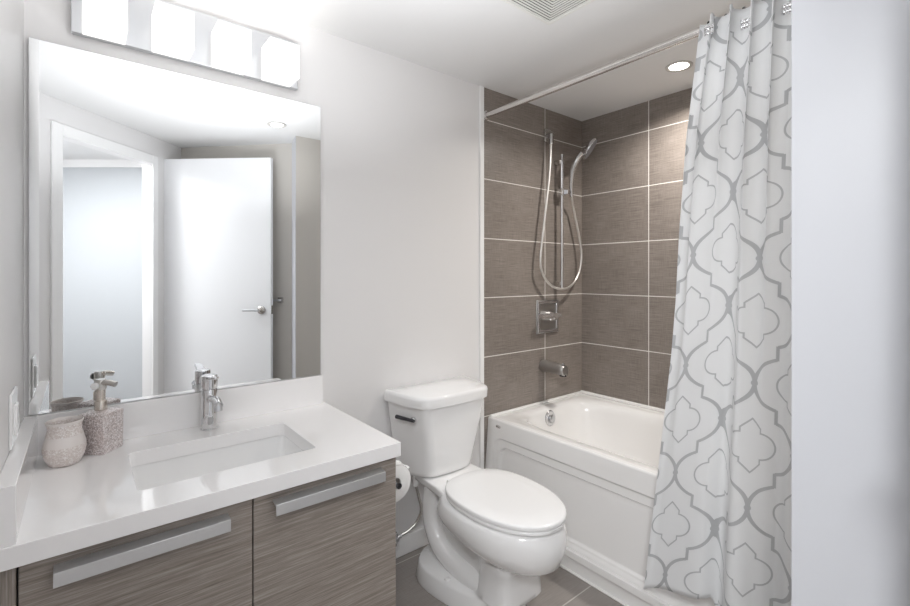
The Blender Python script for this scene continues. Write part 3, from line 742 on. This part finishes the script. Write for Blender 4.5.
# overflow plate
oc = Vector((2.022, 1.655, 0.452))
bm = B(); disc_prof(bm, oc + Vector((0, 0.012, 0)), (0, -1, 0.12), [(0.043, 0), (0.043, 0.012), (0.038, 0.017), (0.024, 0.0175), (0.022, 0.014), (0.0005, 0.014)], 36)
ov = obj('overflow_plate', bm, 'chrome', tubt, smooth=True)
bm = B(); disc_prof(bm, oc + Vector((0, -0.003, 0)), (0, -1, 0.12), [(0.019, 0), (0.019, 0.012), (0.016, 0.014), (0.0005, 0.014)], 24)
obj('trip_knob', bm, 'steel_plate', ov, smooth=True)
bm = B(); lathe(bm, [(0.03, 0), (0.03, 0.003), (0.0005, 0.004)], (2.02, 1.42, 0.147), 24)
obj('drain', bm, 'chrome', tubt, smooth=True)
# floor caulk along the apron
struct(obj('trim_3', bx(B(), AX - 0.056, AX - 0.02, YF, YW, 0.0, 0.006), 'caulk', bevel=0.002), 'white caulk line at the bathtub foot', 'trim')

# ------------------------------------------------------------------ shower fittings on the tiled end wall
hb = 2.183
sr = thing('shower_rail', 'chrome vertical slide bar on the tiled end wall', 'shower rail', (hb, 1.70, 1.16))
bm = B(); rod_(bm, (hb, 1.70, 1.168), (hb, 1.70, 1.955), 0.0095)
obj('bar', bm, 'chrome', sr, smooth=True)
for zz in (1.200, 1.912):
    bm = B(); bx(bm, hb - 0.014, hb + 0.014, 1.703, 1.7498, zz - 0.012, zz + 0.012)
    obj('bracket', bm, 'nickel', sr, bevel=0.002)
zs_ = 1.735
bm = B(); bx(bm, hb - 0.016, hb + 0.016, 1.682, 1.718, zs_ - 0.02, zs_ + 0.02); bx(bm, hb + 0.010, hb + 0.032, 1.668, 1.70, zs_ - 0.014, zs_ + 0.014)
obj('slider', bm, 'chrome', sr, bevel=0.003)
hs = thing('hand_shower', 'chrome hand shower with long looping hose at the slide bar', 'hand shower', (2.2, 1.69, 1.16))
bm = B(); bx(bm, 2.078, 2.156, 1.738, 1.7498, 2.022, 2.098)
oe = obj('wall_outlet', bm, 'nickel', hs, bevel=0.003)
bm = B(); rod_(bm, (2.090, 1.74, 2.053), (2.090, 1.700, 2.053), 0.0125); rod_(bm, (2.090, 1.704, 2.060), (2.087, 1.704, 2.0), 0.011)
obj('elbow', bm, 'chrome', hs, smooth=True)
HP = [(2.086, 1.704, 2.010), (2.077, 1.70, 1.907), (2.066, 1.70, 1.797), (2.040, 1.70, 1.641), (2.014, 1.70, 1.486), (1.993, 1.70, 1.345), (2.005, 1.70, 1.270), (2.048, 1.70, 1.215), (2.105, 1.695, 1.180), (2.171, 1.683, 1.168), (2.245, 1.69, 1.182), (2.313, 1.70, 1.22), (2.357, 1.70, 1.287), (2.371, 1.70, 1.363), (2.362, 1.70, 1.433), (2.342, 1.70, 1.505), (2.296, 1.70, 1.640), (2.240, 1.675, 1.715)]
bm = B(); tube(bm, smooth_path(HP, 8), 0.0072, 12)
obj('hose', bm, 'hose', hs, smooth=True)
HH = [(2.242, 1.676, 1.712), (2.224, 1.665, 1.777), (2.216, 1.655, 1.815), (2.207, 1.640, 1.858), (2.206, 1.612, 1.910), (2.224, 1.592, 1.948)]
bm = B(); tube(bm, smooth_path(HH, 6), 0.013, 16, [0.011 + 0.004 * min(1, i / 20) for i in range(31)])
obj('handle', bm, 'chrome', hs, smooth=True, angle=70)
hc = Vector((2.276, 1.572, 1.978)); hd = Vector((0.42, -0.66, -0.52)).normalized()
bm = B(); disc_prof(bm, hc - hd * 0.022, hd, [(0.012, -0.004), (0.036, 0.0), (0.062, 0.012), (0.068, 0.022), (0.066, 0.028)], 32)
hd_ = obj('head', bm, 'chrome', hs, smooth=True, angle=60)
bm = B(); disc_prof(bm, hc + hd * 0.0055, hd, [(0.061, 0.0), (0.061, 0.002), (0.0005, 0.0025)], 32)
obj('spray_face', bm, 'grey_rubber', hd_, smooth=True)

vt = thing('shower_valve', 'square chrome shower valve trim above the tub spout', 'valve', (2.108, 1.74, 0.91))
def frame_(bm, x0, x1, z0, z1, t, ya, yb):
    bx(bm, x0, x1, ya, yb, z0, z0 + t); bx(bm, x0, x1, ya, yb, z1 - t, z1); bx(bm, x0, x0 + t, ya, yb, z0 + t, z1 - t); bx(bm, x1 - t, x1, ya, yb, z0 + t, z1 - t)
obj('plate', bx(B(), 2.012, 2.204, 1.743, 1.7498, 0.912, 1.106), 'spout_metal', vt, bevel=0.004)
bm = B(); frame_(bm, 2.018, 2.198, 0.918, 1.100, 0.016, 1.737, 1.7435)
obj('raised_frame', bm, 'chrome', vt, bevel=0.002)
bm = B(); disc_prof(bm, (2.108, 1.7435, 1.012), (0, -1, 0), [(0.026, 0), (0.026, 0.03), (0.020, 0.034), (0.020, 0.058), (0.018, 0.062), (0.0005, 0.0625)], 28)
obj('hub', bm, 'bright_chrome', vt, smooth=True)
bm = B(); rod_(bm, (1.985, 1.690, 1.018), (2.150, 1.690, 1.018), 0.015); rod_(bm, (2.108, 1.7435, 0.99), (2.108, 1.735, 0.99), 0.004)
obj('lever', bm, 'bright_chrome', vt, smooth=True)

sx0, sz0 = 2.070, 0.727
sp_ = thing('tub_spout', 'chrome tub spout on the tile above the overflow', 'tub spout', (sx0, 1.70, 0.69))
bm = B()
rings = []
for y, r, dz in ((1.7498, 0.0335, 0), (1.70, 0.0335, 0), (1.65, 0.033, -0.002), (1.61, 0.032, -0.005), (1.592, 0.031, -0.007), (1.588, 0.028, -0.008), (1.5875, 0.024, -0.008)):
    rings.append([(sx0 + r * math.cos(2 * PI * i / 28), y, sz0 + dz + (r * 0.95) * math.sin(2 * PI * i / 28)) for i in range(28)])
loft(bm, rings)
obj('body', bm, 'spout_metal', sp_, smooth=True, angle=60)
bm = B(); lathe(bm, [(0.019, -0.010), (0.019, 0.0), (0.0005, 0.0)], (sx0, 1.606, sz0 - 0.028), 20)
obj('outlet', bm, 'dark_metal', sp_, smooth=True)
bm = B(); lathe(bm, [(0.005, 0), (0.005, 0.012), (0.008, 0.014), (0.008, 0.022), (0.0005, 0.023)], (sx0, 1.605, sz0 + 0.014), 16)
obj('diverter_knob', bm, 'chrome', sp_, smooth=True)

# ------------------------------------------------------------------ curtain rod, curtain, rings
RX, RZ_ = 1.624, 2.075
cr = thing('curtain_rod', 'long slim metal shower curtain rod under the ceiling', 'curtain rod', (RX, 1.03, RZ_ - 0.02))
bm = B(); rod_(bm, (RX, YF + 0.004, RZ_), (RX, YW - 0.004, RZ_), 0.0145, 24)
obj('rod', bm, 'rod', cr, smooth=True)
for yy, sg in ((YW - 0.0002, -1), (YF + 0.0002, 1)):
    bm = B(); disc_prof(bm, (RX, yy, RZ_), (0, sg, 0), [(0.024, 0), (0.024, 0.006), (0.016, 0.012), (0.015, 0.03), (0.013, 0.031)], 24)
    obj('end_flange', bm, 'rod', cr, smooth=True)

NU, NV = 220, 110
ZT, ZB = 2.086, 0.06
def ss(e0, e1, x):
    t = min(1, max(0, (x - e0) / (e1 - e0))); return t * t * (3 - 2 * t)
def cpt(t, v):
    """t 0..1 along the cloth from its free edge to the wall end, v 0 top .. 1 bottom"""
    h = v
    K = ((0.0, 0.662), (0.193, 0.710), (0.356, 0.733), (0.474, 0.743), (0.567, 0.756), (0.733, 0.790), (1.0, 0.850))
    yl = K[-1][1]
    for (v0, q0), (v1, q1) in zip(K, K[1:]):
        if v <= v1:
            yl = q0 + (q1 - q0) * (v - v0) / (v1 - v0); break
    y = yl + (0.378 - yl) * t + 0.018 * h * math.sin(2 * PI * t * 1.5)
    top = 0.019 * math.sin(2 * PI * (5.0 * t + 0.10)) + 0.004 * math.sin(2 * PI * 2.3 * t + 1)
    bot = -0.030 * math.exp(-((t - 0.62) / 0.10) ** 2) + 0.045 * math.exp(-((t - 0.46) / 0.045) ** 2) + 0.012 * math.sin(2 * PI * 1.6 * t + 0.5) + 0.03 * math.exp(-((t - 0.86) / 0.05) ** 2)
    mid = 0.017 * math.sin(2 * PI * (3.0 * t + 0.15))
    wt = (1 - h) ** 1.5; wb = ss(0.25, 1.0, h)
    x = RX - 0.049 + (1.548 - RX + 0.049) * ss(0.1, 0.85, h) + top * wt + bot * wb + mid * (1 - wt) * (1 - wb)
    y += 0.014 * math.cos(2 * PI * (5.0 * t + 0.10)) * wt
    zb = 0.130 + 0.20 * t - 0.28 * ss(0.43, 0.52, t)
    z = ZT + (max(zb, 0.02) - ZT) * v - 0.010 * (1 - v) ** 12 * (0.5 + 0.5 * math.sin(2 * PI * (5.0 * t + 0.10)))
    return Vector((x, y, z))
CL = 0.62                       # cloth width kept through the pleats (m)
bm = B(); uvl = bm.loops.layers.uv.new('UVMap')
V = [[bm.verts.new(cpt(i / NU, j / NV)) for j in range(NV + 1)] for i in range(NU + 1)]
# print coordinates: arc length along the cloth at a low height
arcl = [0.0]
for i in range(NU): arcl.append(arcl[-1] + (cpt((i + 1) / NU, 0.8) - cpt(i / NU, 0.8)).length)
V0, FOLD_SKIP = 0.742, -0.106
for i in range(NU):
    for j in range(NV):
        f = bm.faces.new((V[i][j], V[i][j + 1], V[i + 1][j + 1], V[i + 1][j]))
        for lp, (a, b_) in zip(f.loops, ((i, j), (i, j + 1), (i + 1, j + 1), (i + 1, j))):
            lp[uvl].uv = (arcl[a] + FOLD_SKIP * ss(0.42, 0.52, a / NU) - 0.074 + 20 * CW, V[a][b_].co.z - 0.20 * (a / NU) * (1 - ss(0.43, 0.52, a / NU)) * (b_ / NV) - V0 + 10 * CP)
ctn = obj('shower_curtain', bm, 'curtain', smooth=True, angle=180, fixn=False)
tag(ctn, 'white shower curtain with grey trellis print bunched on the rod', 'shower curtain')
md = ctn.modifiers.new('cloth', 'SOLIDIFY'); md.thickness = 0.0016; md.offset = 0

# rings: one built, the rest copied along the rod
words_ = ['metal curtain ring at the free edge of the curtain, farthest from the wall', 'second metal curtain ring from the curtain\'s free edge', 'third metal curtain ring from the curtain\'s free edge',
          'fourth metal curtain ring from the curtain\'s free edge', 'fifth metal curtain ring from the curtain\'s free edge', 'metal curtain ring nearest the white wall end']
ry0 = 0.655
rg = thing('curtain_ring', words_[0], 'curtain ring', (RX, ry0, RZ_ - 0.04), 'rings holding the shower curtain')
bm = B(); P = [(RX + 0.019 * math.sin(t), ry0 + 0.004 * math.cos(t), RZ_ - 0.008 + 0.0265 * math.cos(t)) for t in [2 * PI * i / 28 for i in range(29)]]
tube(bm, P, 0.0022, 8); obj('hoop', bm, 'dark_metal', rg, smooth=True)
bm = B()
for dx in (-0.008, 0.0, 0.008): lathe(bm, [(0.0005, -0.0035), (0.0035, -0.0015), (0.0035, 0.0015), (0.0005, 0.0035)], (RX + dx, ry0, RZ_ + 0.0175), 8)
obj('roller_beads', bm, 'chrome', rg, smooth=True)
RG = [rg] + [dup(rg, (RX, ry0 - 0.052 * i, RZ_ - 0.04), words_[i]) for i in range(1, 6)]
# sparkling square ornaments hanging from some of the rings
for i in (0, 2, 4):
    tt = min((q / 200 for q in range(201)), key=lambda q: abs(cpt(q, 0.02).y - (ry0 - 0.052 * i - 0.012)) + 0.4 * cpt(q, 0.02).x)
    c0 = cpt(tt, 0.022); yc_ = c0.y; ox = c0.x - 0.0035; bm = B()
    for a_ in range(4):
        for b_ in range(4):
            y_, z_ = yc_ - 0.011 + 0.0075 * a_, c0.z + 0.002 - 0.0075 * b_
            disc_prof(bm, (ox, y_, z_), (-1, 0.2 * (a_ % 2) - 0.1, 0.2 * (b_ % 2)), [(0.0034, 0), (0.0034, 0.001), (0.002, 0.003), (0.0003, 0.0032)], 6)
    bx(bm, ox, ox + 0.0012, yc_ - 0.015, yc_ + 0.015, c0.z - 0.025, c0.z + 0.007)
    oj = obj('ornament', bm, 'chrome', ctn); oj['label'] = 'small sparkling square clasp'

# ------------------------------------------------------------------ ceiling: recessed lights, fan grille
def downlight(x, y, label, power, warm=(1.0, 0.955, 0.90), lens='lens'):
    t = thing('recessed_light', label, 'ceiling light', (x, y, H - 0.006), 'recessed ceiling lights')
    bm = B(); n = 40
    rg_ = [[(x + r * math.cos(2 * PI * i / n), y + r * math.sin(2 * PI * i / n), z) for i in range(n)] for r, z in ((0.058, H - 0.0003), (0.057, H - 0.005), (0.052, H - 0.006), (0.042, H - 0.003), (0.041, H - 0.0003))]
    loft(bm, rg_, False, False); obj('trim_ring', bm, 'ring_grey', t, smooth=True)
    bm = B(); lathe(bm, [(0.041, 0.0), (0.041, 0.0008), (0.0005, 0.001)], (x, y, H - 0.0022), 32)
    obj('lens', bm, lens, t)
    area('recessed_lamp', (x, y, H - 0.009), 0.07, power, warm, spread=math.radians(150))
    return t
downlight(2.147, 1.003, 'recessed ceiling light over the bathtub', TUB_LIGHT)
downlight(0.97, 0.466, 'recessed ceiling light near the door, seen in the mirror', DOOR_LIGHT, (1.0, 0.97, 0.93), 'lens_dim')

gx1, gy1, gs = 1.398, 1.151, 0.27
vg = thing('exhaust_fan_grille', 'square white ceiling fan grille with nested louvres', 'vent', (gx1 - gs / 2, gy1 - gs / 2, H - 0.014))
def sq_ring(bm, x0, x1, y0, y1, t, z0, z1, slope=0.0):
    o_ = [(x0, y0), (x1, y0), (x1, y1), (x0, y1)]; i_ = [(x0 + t, y0 + t), (x1 - t, y0 + t), (x1 - t, y1 - t), (x0 + t, y1 - t)]
    a = [bm.verts.new((x, y, z0)) for x, y in o_]; b = [bm.verts.new((x, y, z0 + slope)) for x, y in i_]; c = [bm.verts.new((x, y, z1 + slope)) for x, y in i_]; d = [bm.verts.new((x, y, z1)) for x, y in o_]
    for i in range(4):
        j = (i + 1) % 4
        for p, q_ in ((a, b), (b, c), (c, d), (d, a)): bm.faces.new((p[i], p[j], q_[j], q_[i]))
bm = B(); sq_ring(bm, gx1 - gs, gx1, gy1 - gs, gy1, 0.014, H - 0.007, H - 0.0003); obj('frame', bm, 'vent', vg, bevel=0.002)
obj('backing', bx(B(), gx1 - gs + 0.013, gx1 - 0.013, gy1 - gs + 0.013, gy1 - 0.013, H - 0.003, H - 0.0005), 'vent_dark', vg)
bm = B()
for q_ in range(9):
    d_ = 0.0165 + q_ * 0.0118
    sq_ring(bm, gx1 - gs + d_, gx1 - d_, gy1 - gs + d_, gy1 - d_, 0.0068, H - 0.0062, H - 0.0045, 0.0)
obj('louvres', bm, 'vent', vg)
